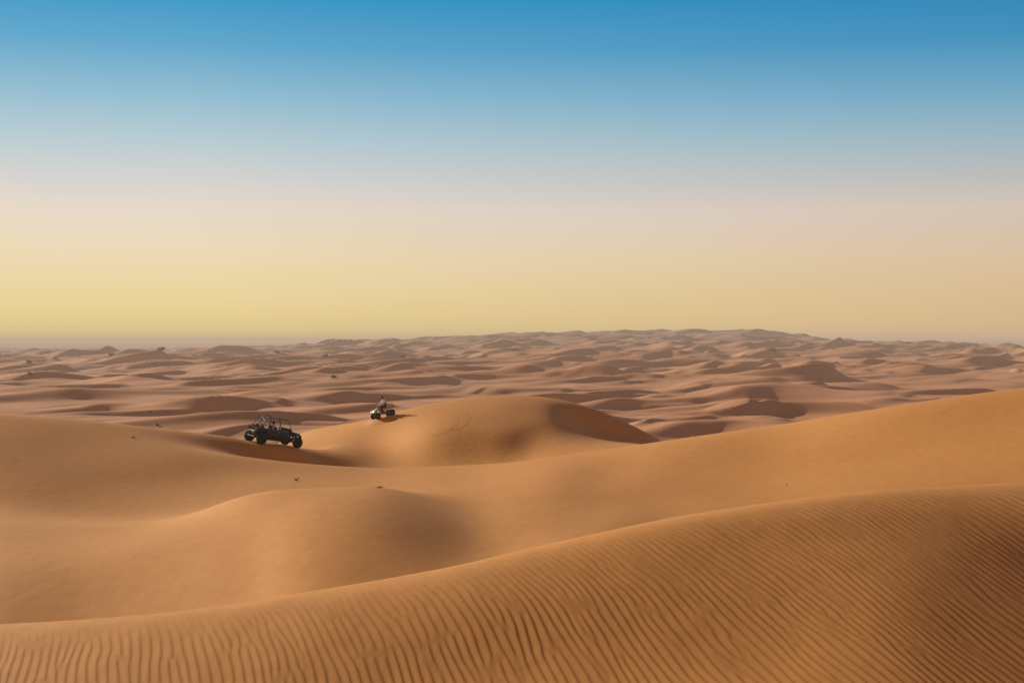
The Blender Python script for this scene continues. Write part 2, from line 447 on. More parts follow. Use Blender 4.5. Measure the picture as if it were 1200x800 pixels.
def sand_material():
    m = bpy.data.materials.new('desert_sand'); m.use_nodes = True
    nt = m.node_tree; N = nt.nodes.new; L = nt.links.new
    b = nt.nodes['Principled BSDF']; b.inputs['Roughness'].default_value = .7; b.inputs['Specular IOR Level'].default_value = .16
    geo = N('ShaderNodeNewGeometry'); sep = N('ShaderNodeSeparateXYZ'); L(geo.outputs['Position'], sep.inputs[0])
    def noise(scale, detail, xyz=(1, 1, 1)):
        mp = N('ShaderNodeMapping'); mp.inputs['Scale'].default_value = xyz
        L(geo.outputs['Position'], mp.inputs['Vector'])
        n = N('ShaderNodeTexNoise'); n.inputs['Scale'].default_value = scale; n.inputs['Detail'].default_value = detail
        L(mp.outputs['Vector'], n.inputs['Vector']); return n
    def mix(f, a, c, typ='MIX'):
        x = N('ShaderNodeMix'); x.data_type = 'RGBA'; x.blend_type = typ
        if hasattr(f, 'is_linked'): L(f, x.inputs['Factor'])
        else: x.inputs['Factor'].default_value = f
        for s, i in ((a, 6), (c, 7)):
            if hasattr(s, 'is_linked'): L(s, x.inputs[i])
            else: x.inputs[i].default_value = (*s, 1)
        return x.outputs[2]
    def mr(v, a, c, d=0, e=1):
        x = N('ShaderNodeMapRange'); x.interpolation_type = 'SMOOTHSTEP'
        L(v, x.inputs['Value'])
        for k, val in zip(('From Min', 'From Max', 'To Min', 'To Max'), (a, c, d, e)): x.inputs[k].default_value = val
        return x.outputs['Result']
    # golden wind-blown sand near; redder, browner plain has distance haze painted into its colour
    near = mix(mr(noise(.07, 4).outputs['Fac'], .3, .7), NEAR_A, NEAR_B)
    plain = mix(mr(noise(.012, 5).outputs['Fac'], .3, .7), FAR_A, FAR_B)
    plain = mix(mr(sep.outputs['Y'], 700, 2600), plain, (.50, .31, .26))  # mauve haze tint put into the sand colour, growing with distance
    c = mix(mr(sep.outputs['Y'], 118, 175), near, plain)
    # faint sorting of coarse and fine grains
    g1 = noise(900, 2); g2 = noise(2.2, 6, (1, .6, 1)); 
    c = mix(.5, c, mix(mr(g2.outputs['Fac'], .3, .7), (.88, .87, .86), (1, 1, 1)), 'MULTIPLY')
    c = mix(.6, c, mix(mr(g1.outputs['Fac'], .35, .65), (.80, .78, .76), (1, 1, 1)), 'MULTIPLY')
    L(c, b.inputs['Base Color'])
    # grain and faint lineations on the surface
    bp = N('ShaderNodeBump'); bp.inputs['Strength'].default_value = .35; bp.inputs['Distance'].default_value = .004
    L(noise(260, 3).outputs['Fac'], bp.inputs['Height'])
    b2 = N('ShaderNodeBump'); b2.inputs['Strength'].default_value = .30; b2.inputs['Distance'].default_value = .05
    L(noise(1.3, 6, (1.6, .8, 1)).outputs['Fac'], b2.inputs['Height']); L(bp.outputs['Normal'], b2.inputs['Normal'])
    L(b2.outputs['Normal'], b.inputs['Normal'])
    return m
NEAR_A, NEAR_B = (.73, .348, .108), (.79, .386, .126)
FAR_A, FAR_B = (.68, .345, .188), (.76, .40, .235)
M['sand'] = sand_material()
ground = link('sand_ground', me, None, M['sand'])
tag(ground, kind='structure')

def hz(x, y): return float(grid_h(np.array([x]), np.array([y]))[0])
def at(X, d): return (X-600)/F*d          # world x of azimuth X at distance d
def spot(X, Y, d0, d1):
    """where the sight line at X, Y meets the ground between two distances"""
    ds = np.linspace(d0, d1, 4000); xs_ = (X-600)/F*ds
    hh = grid_h(xs_, ds); ray = -(Y-400)/F*ds
    k = np.nonzero(hh >= ray)[0]
    k = k[0] if len(k) else int(np.argmin(np.abs(hh-ray)))
    return Vector((xs_[k], ds[k], hh[k]))

# ------------------------------------------------------------------ haze, sky, sun
SUN_EL, SUN_AZ = R(19), R(-48)      # azimuth from +Y, negative = to the left
def haze():
    mb = MB()
    mb.add([(-40000, -300, -200), (40000, -300, -200), (40000, 29000, -200), (-40000, 29000, -200),
            (-40000, -300, 22), (40000, -300, 22), (40000, 29000, 22), (-40000, 29000, 22)],
           [(0, 3, 2, 1), (4, 5, 6, 7), (0, 1, 5, 4), (1, 2, 6, 5), (2, 3, 7, 6), (3, 0, 4, 7)])
    m = bpy.data.materials.new('desert_haze'); m.use_nodes = True
    nt = m.node_tree; nt.nodes.clear()
    out = nt.nodes.new('ShaderNodeOutputMaterial')
    ab = nt.nodes.new('ShaderNodeVolumeAbsorption'); em = nt.nodes.new('ShaderNodeEmission'); ad = nt.nodes.new('ShaderNodeAddShader')
    dens = 1/3700
    ab.inputs['Color'].default_value = (0, 0, 0, 1); ab.inputs['Density'].default_value = dens
    em.inputs['Color'].default_value = (*HAZE, 1); em.inputs['Strength'].default_value = dens
    nt.links.new(ab.outputs[0], ad.inputs[0]); nt.links.new(em.outputs[0], ad.inputs[1]); nt.links.new(ad.outputs[0], out.inputs['Volume'])
    o = mb.build('haze', m)
    tag(o, kind='structure')
HAZE = (.53, .395, .285)
haze()

w = bpy.data.worlds.new('World'); S.world = w; w.use_nodes = True
nt = w.node_tree; N = nt.nodes.new; L = nt.links.new
bg = nt.nodes['Background']
sky = N('ShaderNodeTexSky'); sky.sky_type = 'NISHITA'; sky.sun_disc = False
sky.sun_elevation = SUN_EL; sky.sun_rotation = SUN_AZ; sky.dust_density = 3
tc = N('ShaderNodeTexCoord'); sp = N('ShaderNodeSeparateXYZ'); L(tc.outputs['Generated'], sp.inputs[0])
def srgb(r, g, b):
    f = lambda c: (c/255/12.92) if c/255 <= .04045 else ((c/255+.055)/1.055)**2.4
    return (f(r), f(g), f(b), 1)
def ramp(stops):
    mr = N('ShaderNodeMapRange'); L(sp.outputs['Z'], mr.inputs['Value'])
    mr.inputs['From Min'].default_value = -.01; mr.inputs['From Max'].default_value = .34
    cr = N('ShaderNodeValToRGB'); L(mr.outputs['Result'], cr.inputs['Fac']); cr.color_ramp.interpolation = 'B_SPLINE' if False else 'EASE'
    cr.color_ramp.interpolation = 'LINEAR'
    els = cr.color_ramp.elements
    while len(els) > 1: els.remove(els[-1])
    for k, (Y, c) in enumerate(stops):
        t = (400-Y)/F; zc = t/math.sqrt(1+t*t) if Y > -400 else .34
        pos = (zc + .01)/.35
        e = els[0] if k == 0 else els.new(pos)
        e.position = pos; e.color = srgb(*c)
    return cr.outputs['Color']
LEFT = [(402, (243, 217, 132)), (385, (243, 217, 138)), (350, (243, 220, 158)), (300, (241, 222, 184)), (250, (234, 220, 204)), (215, (214, 214, 211)), (170, (184, 206, 214)), (120, (146, 191, 212)), (60, (94, 168, 206)), (0, (46, 152, 202)), (-120, (30, 95, 135)), (-400, (30, 45, 60))]
RIGHT = [(402, (218, 181, 132)), (385, (222, 187, 137)), (350, (221, 189, 144)), (300, (220, 195, 164)), (250, (212, 197, 184)), (215, (186, 189, 187)), (170, (151, 182, 196)), (120, (108, 167, 197)), (60, (58, 144, 190)), (0, (28, 132, 184)), (-120, (24, 84, 125)), (-400, (26, 40, 55))]
a, b_ = ramp(LEFT), ramp(RIGHT)
mx = N('ShaderNodeMix'); mx.data_type = 'RGBA'
mr = N('ShaderNodeMapRange'); L(sp.outputs['X'], mr.inputs['Value'])
mr.inputs['From Min'].default_value = -.22; mr.inputs['From Max'].default_value = .36
L(mr.outputs['Result'], mx.inputs['Factor']); L(a, mx.inputs[6]); L(b_, mx.inputs[7])
sc = N('ShaderNodeMix'); sc.data_type = 'RGBA'; sc.blend_type = 'MULTIPLY'; sc.inputs['Factor'].default_value = 1
L(sky.outputs['Color'], sc.inputs[6]); sc.inputs[7].default_value = (.05, .05, .05, 1)
m2 = N('ShaderNodeMix'); m2.data_type = 'RGBA'; m2.inputs['Factor'].default_value = .01
L(mx.outputs[2], m2.inputs[6]); L(sc.outputs[2], m2.inputs[7])
# unseen sky behind the camera, made warm and dull as fill for shaded slopes
mb_ = N('ShaderNodeMapRange'); L(sp.outputs['Y'], mb_.inputs['Value']); mb_.inputs['From Min'].default_value = .25; mb_.inputs['From Max'].default_value = -.35
m3 = N('ShaderNodeMix'); m3.data_type = 'RGBA'; L(mb_.outputs['Result'], m3.inputs['Factor']); L(m2.outputs[2], m3.inputs[6]); m3.inputs[7].default_value = (.25, .150, .105, 1)
L(m3.outputs[2], bg.inputs['Color']); bg.inputs['Strength'].default_value = 1.0

sd = bpy.data.lights.new('sun', 'SUN'); sd.energy = 5.0; sd.angle = R(1.2); sd.color = (1, .86, .66)
so = bpy.data.objects.new('sun', sd); COL.objects.link(so)
dirv = Vector((math.sin(SUN_AZ)*math.cos(SUN_EL), math.cos(SUN_AZ)*math.cos(SUN_EL), math.sin(SUN_EL)))
so.rotation_euler = dirv.to_track_quat('Z', 'Y').to_euler(); so.location = dirv*200

# ------------------------------------------------------------------ people
def skin_mesh(chains, radii, root, sub=2):
    """chains: lists of joint names; radii: name -> (rx, ry); one continuous skinned surface"""
    P = {}
    bm = bmesh.new(); lay = bm.verts.layers.skin.verify()
    for ch in chains:
        for n in ch:
            if n not in P:
                v = bm.verts.new(JO[n]); P[n] = v
                r = radii[n]; v[lay].radius = r if hasattr(r, '__len__') else (r, r)
                v[lay].use_root = (n == root)
        for a, b in zip(ch[:-1], ch[1:]):
            if bm.edges.get((P[a], P[b])) is None: bm.edges.new((P[a], P[b]))
    me = bpy.data.meshes.new('t'); bm.to_mesh(me); bm.free()
    o = bpy.data.objects.new('t', me); COL.objects.link(o)
    k = o.modifiers.new('s', 'SKIN'); k.use_smooth_shade = True
    q = o.modifiers.new('u', 'SUBSURF'); q.levels = sub; q.render_levels = sub
    dg = bpy.context.evaluated_depsgraph_get(); dg.update()
    out = bpy.data.meshes.new_from_object(o.evaluated_get(dg))
    bpy.data.objects.remove(o)
    return out

JO = {}
def person(label, base, rot, J, top, pants, headgear, gloves=False):
    """seated figure; J gives the joints on the left (y > 0) and is mirrored unless a right joint is given"""
    global JO
    JO = {}
    V = Vector
    for n in ('pelvis', 'waist', 'chest', 'neck', 'jaw', 'head', 'crown'): JO[n] = V(J[n])
    for n in ('sho', 'elb', 'wri', 'hip', 'kne', 'ank', 'toe'):
        JO['L' + n] = V(J[n]); r = J.get('R' + n, (J[n][0], -J[n][1], J[n][2])); JO['R' + n] = V(r)
    fwd = V((1, 0, -.15)).normalized()
    JO['nose'] = JO['head'] + V((.112, 0, -.02)); JO['chin'] = JO['jaw'] + V((.055, 0, -.01))
    rad = dict(pelvis=(.16, .13), waist=(.145, .115), chest=(.165, .125), neck=.056, jaw=.066, head=(.078, .092), crown=(.062, .072), nose=.014, chin=.032)
    ch = [['pelvis', 'waist', 'chest', 'neck', 'jaw', 'head', 'crown'], ['head', 'nose'], ['jaw', 'chin']]
    for s, y in (('L', 1), ('R', -1)):
        JO[s+'ear'] = JO['head'] + V((-.01, .085*y, -.01)); rad[s+'ear'] = (.012, .022); ch.append(['head', s+'ear'])
        rad.update({s+'sho': .062, s+'elb': .045, s+'wri': .029, s+'hip': .088, s+'kne': .062, s+'ank': .042, s+'toe': .036})
        d = (JO[s+'wri'] - JO[s+'elb']).normalized()
        JO[s+'palm'] = JO[s+'wri'] + d*.055; rad[s+'palm'] = (.038, .018)
        JO[s+'heel'] = JO[s+'ank'] + V((-.02, 0, -.06)); rad[s+'heel'] = .036
        ch += [['chest', s+'sho', s+'elb', s+'wri', s+'palm'], ['pelvis', s+'hip', s+'kne', s+'ank', s+'toe']]
        side = V((0, -y, 0)); dn = V((.25, 0, -1)).normalized()
        for k, (off, ln) in enumerate(((-.027, .034), (-.009, .040), (.009, .038), (.027, .030))):
            a, b, c = (s + 'f%d%s' % (k, t) for t in 'abc')
            JO[a] = JO[s+'palm'] + d*.03 + side*off*1.0; JO[b] = JO[a] + (d*.6 + dn*.6).normalized()*ln; JO[c] = JO[b] + (dn - d*.35).normalized()*ln*.8
            rad.update({a: .0095, b: .0088, c: .0078}); ch.append([s+'palm', a, b, c])
        a, b = s+'ta', s+'tb'
        JO[a] = JO[s+'palm'] + side*.038 - d*.012 + dn*.012; JO[b] = JO[a] + (d*.5 + dn*.8 + side*.2).normalized()*.032
        rad.update({a: .0115, b: .010}); ch.append([s+'palm', a, b])
    body = link('person', skin_mesh(ch, rad, 'pelvis'), None)
    body.data.materials.clear(); body.data.materials.append(M['skin'])
    body.matrix_world = base @ rot
    tag(body, label, 'person')
    def cloth(name, chains, add, material, root, over=None):
        rr = {n: ((rad[n][0]+add, rad[n][1]+add) if hasattr(rad[n], '__len__') else rad[n]+add) for n in rad}
        if over: rr.update(over)
        o = link(name, skin_mesh(chains, rr, root), body); o.data.materials.clear(); o.data.materials.append(material)
        return o
    JO['hem'] = JO['pelvis'] + (JO['waist']-JO['pelvis'])*.25; rad['hem'] = (.165, .135)
    cl = [['hem', 'waist', 'chest']]
    for s in 'LR':
        JO[s+'cuff'] = JO[s+'wri'] + (JO[s+'elb']-JO[s+'wri'])*.08; rad[s+'cuff'] = .030
        JO[s+'hemleg'] = JO[s+'ank'] + (JO[s+'kne']-JO[s+'ank'])*.12; rad[s+'hemleg'] = .052
        cl.append(['chest', s+'sho', s+'elb', s+'cuff'])
    cloth('shirt', cl, .016, top, 'hem')
    cloth('trousers', [['waist', 'pelvis'], ['pelvis', 'Lhip', 'Lkne', 'Lhemleg'], ['pelvis', 'Rhip', 'Rkne', 'Rhemleg']], .014, pants, 'pelvis', {'waist': (.13, .10)})
    for s in 'LR':
        cloth('shoe', [[s+'heel', s+'ank'], [s+'heel', s+'toe']], .012, M['shoe'], s+'heel')
    hd = JO['head']; cr = JO['crown']
    if headgear == 'hair':
        m = MB(); m.ell(tuple(hd + V((-.018, 0, .035))), (.105, .098, .105)); h = m.build('hair', M['hair'], body, True)
    else:
        m = MB(); m.ell(tuple(hd + V((-.012, 0, .058))), (.108, .100, .085)); m.ell(tuple(hd + V((.105, 0, .045))), (.085, .075, .012)); m.build('cap', M['cap'], body, True)
        m = MB(); m.ell(tuple(hd + V((-.038, 0, -.005))), (.085, .094, .075)); m.build('hair', M['hair'], body, True)
    for y in (1, -1):
        m = MB(); m.ell(tuple(hd + V((.088, .033*y, .012))), (.012, .015, .010), 8, 6); m.build('eye', M['hair'], body, True)
    m = MB(); m.ell(tuple(hd + V((.083, 0, -.062))), (.014, .026, .007), 8, 6); m.build('mouth', M['redtrim'], body, True)
    return body

# ------------------------------------------------------------------ wheels
def wheel(parent, c, Rr, W, rimr, side, lugs=18):
    n = 36
    hub = MB(); hub.lathe([(-.06*side, .055), (.0, .07), (W*.36*side, .06), (W*.42*side, .035)], c=c, n=16)
    hub.lathe([(-.02-.05*side, rimr*.62), (.0-.05*side, rimr*.62)], c=c, n=24)
    o = hub.build('wheel', M['silver'], parent, True)
    t = MB()
    t.lathe([(-W*.42, rimr), (-W*.5, rimr*1.18), (-W*.5, Rr*.82), (-W*.40, Rr*.95), (-W*.2, Rr*.985), (W*.2, Rr*.985), (W*.40, Rr*.95), (W*.5, Rr*.82), (W*.5, rimr*1.18), (W*.42, rimr), (W*.3, rimr*.96), (-W*.3, rimr*.96), (-W*.42, rimr)], n=n, c=c)
    for k in range(lugs):
        for s in (-1, 1):
            a = 2*math.pi*(k + .25*s)/lugs
            def P(r, da, y): return (c[0] + r*math.cos(a+da), c[1] + y, c[2] + r*math.sin(a+da))
            w1 = .085
            ring0 = [P(Rr*.95, -w1, s*W*.03), P(Rr*.95, w1, s*W*.06), P(Rr*.90, w1*.9, s*W*.50), P(Rr*.90, -w1*.9, s*W*.50)]
            ring1 = [P(Rr*1.02, -w1*.8, s*W*.04), P(Rr*1.02, w1*.8, s*W*.07), P(Rr*.975, w1*.7, s*W*.51), P(Rr*.975, -w1*.7, s*W*.51)]
            t.loft([ring0, ring1])
    t.build('tyre', M['rubber'], o, True)
    r = MB(); f = side*W*.30
    r.lathe([(-W*.4, rimr*1.03), (-W*.3, rimr*.93), (W*.3, rimr*.93), (W*.4, rimr*1.03), (W*.43, rimr*1.0), (W*.32, rimr*.88), (-W*.32, rimr*.88), (-W*.43, rimr), (-W*.4, rimr*1.03)], n=n, c=c)
    for k in range(8):
        a = 2*math.pi*k/8
        p0 = (c[0] + .05*math.cos(a), c[1] + f*1.1, c[2] + .05*math.sin(a)); p1 = (c[0] + rimr*.92*math.cos(a), c[1] + f*.85, c[2] + rimr*.92*math.sin(a))
        r.tube([p0, p1], [.020, .013], 6)
    r.build('rim', M['rim'], o, True)
    return o

def coil(mb, p0, p1, r=.045, turns=7, w=.009):
    p0, p1 = Vector(p0), Vector(p1); t = (p1-p0).normalized(); u = t.orthogonal().normalized(); v = t.cross(u)
    mb.tube([p0 + (p1-p0)*(k/(turns*8)) + (u*math.cos(k*math.pi/4) + v*math.sin(k*math.pi/4))*r for k in range(turns*8+1)], w, 5)

def place_on_ground(root, cx, cy, head, half_b, half_t):
    """set a vehicle on the sand: fit a plane through the ground under its four wheels"""
    h = Vector((math.cos(head), math.sin(head), 0)); l = Vector((-math.sin(head), math.cos(head), 0))
    def g(a, b):
        p = Vector((cx, cy, 0)) + h*a + l*b; return hz(p.x, p.y)
    zf = (g(half_b, half_t) + g(half_b, -half_t))/2; zr = (g(-half_b, half_t) + g(-half_b, -half_t))/2
    zl = (g(half_b, half_t) + g(-half_b, half_t))/2; zr2 = (g(half_b, -half_t) + g(-half_b, -half_t))/2
    X = (h*2*half_b + Vector((0, 0, zf-zr))).normalized(); Yv = (l*2*half_t + Vector((0, 0, zl-zr2))).normalized()
    Zv = X.cross(Yv).normalized(); Yv = Zv.cross(X)
    m = Matrix((X, Yv, Zv)).transposed().to_4x4(); m.translation = Vector((cx, cy, (zf+zr)/2 - .025))
    root.matrix_world = m
    bpy.context.view_layer.update()
    return m

# ------------------------------------------------------------------ four-seat dune buggy
bug = empty('dune_buggy')
tag(bug, 'dark blue four-seat open dune buggy with black roll cage, driving nose-down along the dune crest', 'buggy')
BM = place_on_ground(bug, at(319.5, 95.5), 95.5, R(46), 1.48, .70)
m = MB()
m.box((-1.25, -.48, .32), (1.2, .48, .40)); m.box((-1.55, -.30, .34), (-1.2, .30, .62)); m.box((1.2, -.26, .36), (1.72, .26, .58))
for y in (-.56, .56): m.tube([(-1.2, y, .36), (-.9, y*1.18, .36), (.95, y*1.18, .36), (1.2, y*.8, .38)], .035)
m.box((-.16, -.1, .4), (.1, .1, .62)); m.box((.82, -.55, .40), (.92, .55, .98)); m.box((-1.28, -.52, .40), (-1.16, .52, 1.0))
m.build('chassis', M['black'], bug)
# panels
m = MB()
m.loft([[(.86, -.60, .98), (.86, .60, .98), (.86, .52, 1.06), (.86, -.52, 1.06)],
        [(1.25, -.50, .90), (1.25, .50, .90), (1.25, .40, 1.02), (1.25, -.40, 1.02)],
        [(1.62, -.36, .76), (1.62, .36, .76), (1.62, .28, .90), (1.62, -.28, .90)],
        [(1.76, -.28, .66), (1.76, .28, .66), (1.76, .22, .72), (1.76, -.22, .72)]])
m.build('hood', M['blue'], bug, bevel=.02)
for y in (1, -1):
    m = MB()
    pr = [(.98, .60, .92), (1.10, .66, 1.00), (1.30, .70, 1.02), (1.55, .70, .98), (1.78, .64, .84), (1.84, .56, .70)]
    m.loft([[(x, y*.34, z-.10), (x, y*.40, z), (x, y*w_, z-.02), (x, y*(w_+.02), z-.09), (x, y*.42, z-.14)] for x, w_, z in pr])
    m.build('front_fender', M['blue'], bug, bevel=.012)
    m = MB()
    pr = [(-.98, .66, 1.02), (-1.15, .70, 1.10), (-1.42, .72, 1.13), (-1.66, .70, 1.10), (-1.82, .62, 1.02)]
    m.loft([[(x, y*.46, z-.12), (x, y*.46, z), (x, y*w_, z-.03), (x, y*(w_+.02), z-.16), (x, y*.50, z-.18)] for x, w_, z in pr])
    m.build('rear_fender', M['blue'], bug, bevel=.012)
    for x0, x1 in ((-.97, -.10), (-.06, .84)):
        m = MB()
        a, b = x0, x1
        up = 1.06 if x0 < -.5 else .98
        m.loft([[(a, y*.70, .66), (b, y*.72, .60), (b, y*.70, .86), (b-.12, y*.66, .96), (a+.12, y*.66, up-.04), (a, y*.66, up)],
                [(a, y*.64, .66), (b, y*.66, .60), (b, y*.64, .86), (b-.12, y*.60, .96), (a+.12, y*.60, up-.04), (a, y*.60, up)]])
        d = m.build('door', M['blue'], bug, bevel=.01)
        m = MB()
        m.loft([[(a, y*.735, .42), (b, y*.735, .42), (b, y*.745, .60), (a, y*.735, .665)], [(a, y*.68, .42), (b, y*.68, .42), (b, y*.68, .60), (a, y*.68, .665)]])
        m.build('door_skirt', M['black'], d, bevel=.008)
        m = MB(); m.tube([(a+.12, y*.735, .80), (a+.26, y*.745, .80)], .012, 6); m.build('handle', M['black'], d)
m = MB()
m.box((1.70, -.30, .50), (1.80, .30, .66)); m.tube([(1.72, -.34, .40), (1.92, -.30, .46), (1.92, .30, .46), (1.72, .34, .40)], .02); m.tube([(1.92, -.26, .46), (1.86, -.26, .74), (1.86, .26, .74), (1.92, .26, .46)], .018)
m.build('front_bumper', M['black'], bug)
m = MB(); m.box((-1.80, -.50, .88), (-1.18, .50, .93)); m.box((-1.84, -.54, .93), (-1.79, .54, 1.10)); m.box((-1.80, -.56, .93), (-1.2, -.50, 1.08)); m.box((-1.80, .50, .93), (-1.2, .56, 1.08))
m.tube([(-1.78, -.40, 1.10), (-1.78, -.40, 1.17), (-1.30, -.40, 1.17)], .016); m.tube([(-1.78, .40, 1.10), (-1.78, .40, 1.17), (-1.30, .40, 1.17)], .016)
m.build('cargo_bed', M['black'], bug, bevel=.006)
m = MB(); m.tube([(-1.66, -.42, .42), (-1.90, -.36, .46), (-1.90, .36, .46), (-1.66, .42, .42)], .02); m.tube([(-1.90, -.3, .46), (-1.88, -.3, .80), (-1.88, .3, .80), (-1.90, .3, .46)], .018)
m.build('rear_bumper', M['silver'], bug)
m = MB(); m.lathe([(-1.86, .05), (-1.84, .085), (-1.50, .09), (-1.46, .05)], 'x', 20, (0, .0, .70)); m.tube([(-1.5, 0, .70), (-1.3, .1, .62)], .03)
m.build('exhaust', M['silver'], bug, True)
m = MB(); m.box((-1.50, -.22, .45), (-1.15, .22, .80), .03); m.lathe([(-1.56, .10), (-1.52, .13), (-1.46, .13)], 'x', 18, (0, .2, .55)); m.build('engine', M['cage'], bug, True)
# roll cage
m = MB(); r = .024
for y in (1, -1):
    m.tube([(.98, y*.60, .96), (.78, y*.585, 1.34), (.58, y*.56, 1.76), (.48, y*.55, 1.84), (-.30, y*.56, 1.89), (-1.00, y*.55, 1.88), (-1.10, y*.55, 1.83), (-1.40, y*.54, 1.40), (-1.62, y*.50, 1.06)], r)
    m.tube([(-.14, y*.64, .62), (-.14, y*.62, 1.3), (-.12, y*.56, 1.885)], r*1.15)
    m.tube([(-1.12, y*.62, .95), (-.98, y*.59, 1.45), (-.92, y*.55, 1.88)], r)
    m.tube([(-.70, y*.60, 1.02), (-.86, y*.58, 1.45), (-.93, y*.55, 1.86)], r*.8)
    m.tube([(.84, y*.60, 1.18), (.45, y*.63, 1.10), (-.12, y*.63, 1.16)], r*.7)
for x, z in ((.50, 1.835), (-.14, 1.885), (-.98, 1.88), (-1.28, 1.58)): m.tube([(x, -.56, z), (x, .56, z)], r)
m.tube([(.50, -.5, 1.84), (-.14, .5, 1.885)], r*.7); m.tube([(.50, .5, 1.84), (-.14, -.5, 1.885)], r*.7)
m.tube([(-1.28, -.54, 1.58), (-.98, .54, 1.88)], r*.7)
m.tube([(-1.0, -.60, 1.35), (-1.0, .60, 1.35)], r*.8)
m.v = [(x, y, z if z < 1.05 else 1.05 + (z-1.05)*.91) for x, y, z in m.v]
m.build('roll_cage', M['cage'], bug, True)
m = MB(); m.loft([[(.97, -.56, 1.00), (.97, .56, 1.00), (.99, .56, 1.00), (.99, -.56, 1.00)], [(.86, -.56, 1.20), (.86, .56, 1.20), (.88, .56, 1.20), (.88, -.56, 1.20)]]); m.build('wind_deflector', M['black'], bug)
m = MB(); m.box((.74, -.58, .84), (.90, .58, 1.06), .04); m.build('dashboard', M['black'], bug, True)
for x in (-.95, .10):
    for y in (.30, -.30):
        m = MB()
        m.loft([[(x-.22, y-.22, .48), (x-.22, y+.22, .48), (x-.22, y+.20, .60), (x-.22, y-.20, .60)], [(x+.26, y-.22, .50), (x+.26, y+.22, .50), (x+.26, y+.20, .66), (x+.26, y-.20, .66)]])
        m.loft([[(x-.18, y-.21, .56), (x-.18, y+.21, .56), (x-.26, y+.21, .56), (x-.26, y-.21, .56)], [(x-.26, y-.23, .92), (x-.26, y+.23, .92), (x-.36, y+.20, .92), (x-.36, y-.20, .92)],
                [(x-.34, y-.13, 1.24), (x-.34, y+.13, 1.24), (x-.42, y+.12, 1.24), (x-.42, y-.12, 1.24)]])
        s_ = m.build('seat', M['seatm'], bug, bevel=.03)
        m = MB(); m.box((x-.42, y-.10, 1.19), (x-.335, y+.10, 1.265), .02); m.build('headrest_band', M['black'], s_, True)
m = MB(); m.tube([(.58 + .06*math.cos(a), .30 + .17*math.sin(a), 1.04 + .16*math.cos(a)) for a in np.linspace(0, 2*math.pi, 21)], .016, 8); m.tube([(.58, .30, 1.04), (.80, .30, .96)], .018); m.tube([(.58, .13, 1.04), (.58, .47, 1.04)], .012)
m.build('steering_wheel', M['black'], bug, True)
for x in (1, -1):
    for y in (1, -1):
        wheel(bug, (x*1.485, y*.70, .37), .37, .27 if x < 0 else .24, .19, y)
        m = MB()
        for dz in (-.04, .10):
            m.tube([(x*1.30, y*.24, .42+dz), (x*1.485, y*.60, .37+dz)], .018, 6); m.tube([(x*1.60, y*.24, .42+dz), (x*1.485, y*.60, .37+dz)], .018, 6)
        m.build('suspension_arm', M['cage'], bug)
        m = MB(); coil(m, (x*1.44, y*.52, .42), (x*1.36, y*.36, .92)); m.tube([(x*1.44, y*.52, .40), (x*1.36, y*.36, .94)], .018, 8); m.build('spring', M['silver'], bug, True)
for y in (1, -1):
    m = MB(); m.box((-1.885, y*.50-.07, .97), (-1.835, y*.50+.07, 1.05), .015); m.build('tail_light', M['red'], bug, True)
    m = MB(); m.loft([[(1.72, y*.30, .74), (1.72, y*.48, .78), (1.72, y*.48, .86), (1.72, y*.30, .82)], [(1.82, y*.30, .71), (1.80, y*.46, .75), (1.78, y*.46, .82), (1.80, y*.30, .78)]]); m.build('headlight', M['clear'], bug, bevel=.01)
drv = person('person in a pale shirt sitting at the wheel of the open blue buggy', BM, Matrix.Translation((.06, .30, 0)),
    dict(pelvis=(-.02, 0, .72), waist=(-.08, 0, .90), chest=(-.12, 0, 1.10), neck=(-.10, 0, 1.25), jaw=(-.075, 0, 1.335), head=(-.07, 0, 1.42), crown=(-.075, 0, 1.50),
         sho=(-.11, .18, 1.18), elb=(.14, .25, .97), wri=(.36, .155, 1.06), hip=(.04, .10, .71), kne=(.42, .15, .80), ank=(.66, .13, .50), toe=(.82, .14, .49)),
    M['shirt'], M['trousers'], 'hair')

# ------------------------------------------------------------------ quad bike
quad = empty('quad_bike')
tag(quad, 'white sport quad bike with fat black tyres running down the bright dune crest', 'quad bike')
QM = place_on_ground(quad, at(449.5, 116.5), 116.5, R(206), .64, .45)
m = MB()
for y in (1, -1):
    m.tube([(-.62, y*.14, .42), (-.40, y*.16, .36), (.35, y*.16, .34), (.62, y*.12, .42), (.66, y*.12, .56), (.40, y*.12, .72), (.05, y*.10, .70), (-.55, y*.12, .70), (-.75, y*.12, .74)], .018)
m.tube([(.62, -.12, .42), (.62, .12, .42)], .018)
m.build('frame', M['redtrim'], quad)
m = MB(); m.box((-.20, -.17, .34), (.24, .17, .56), .04); m.lathe([(-.19, .08), (-.17, .11), (.17, .11), (.19, .08)], 'y', 20, (-.06, 0, .46)); m.loft([[(.0, -.09, .54), (.16, -.09, .54), (.16, .09, .54), (.0, .09, .54)], [(.04, -.08, .68), (.18, -.08, .68), (.18, .08, .68), (.04, .08, .68)]]); m.build('engine', M['silver'], quad, True)
m = MB(); m.loft([[(-.62, -.10, .78), (-.62, .10, .78), (-.62, .07, .86), (-.62, -.07, .86)], [(-.25, -.14, .74), (-.25, .14, .74), (-.25, .11, .84), (-.25, -.11, .84)], [(.12, -.09, .74), (.12, .09, .74), (.12, .07, .83), (.12, -.07, .83)]]); m.build('seat', M['redtrim'], quad, bevel=.025)
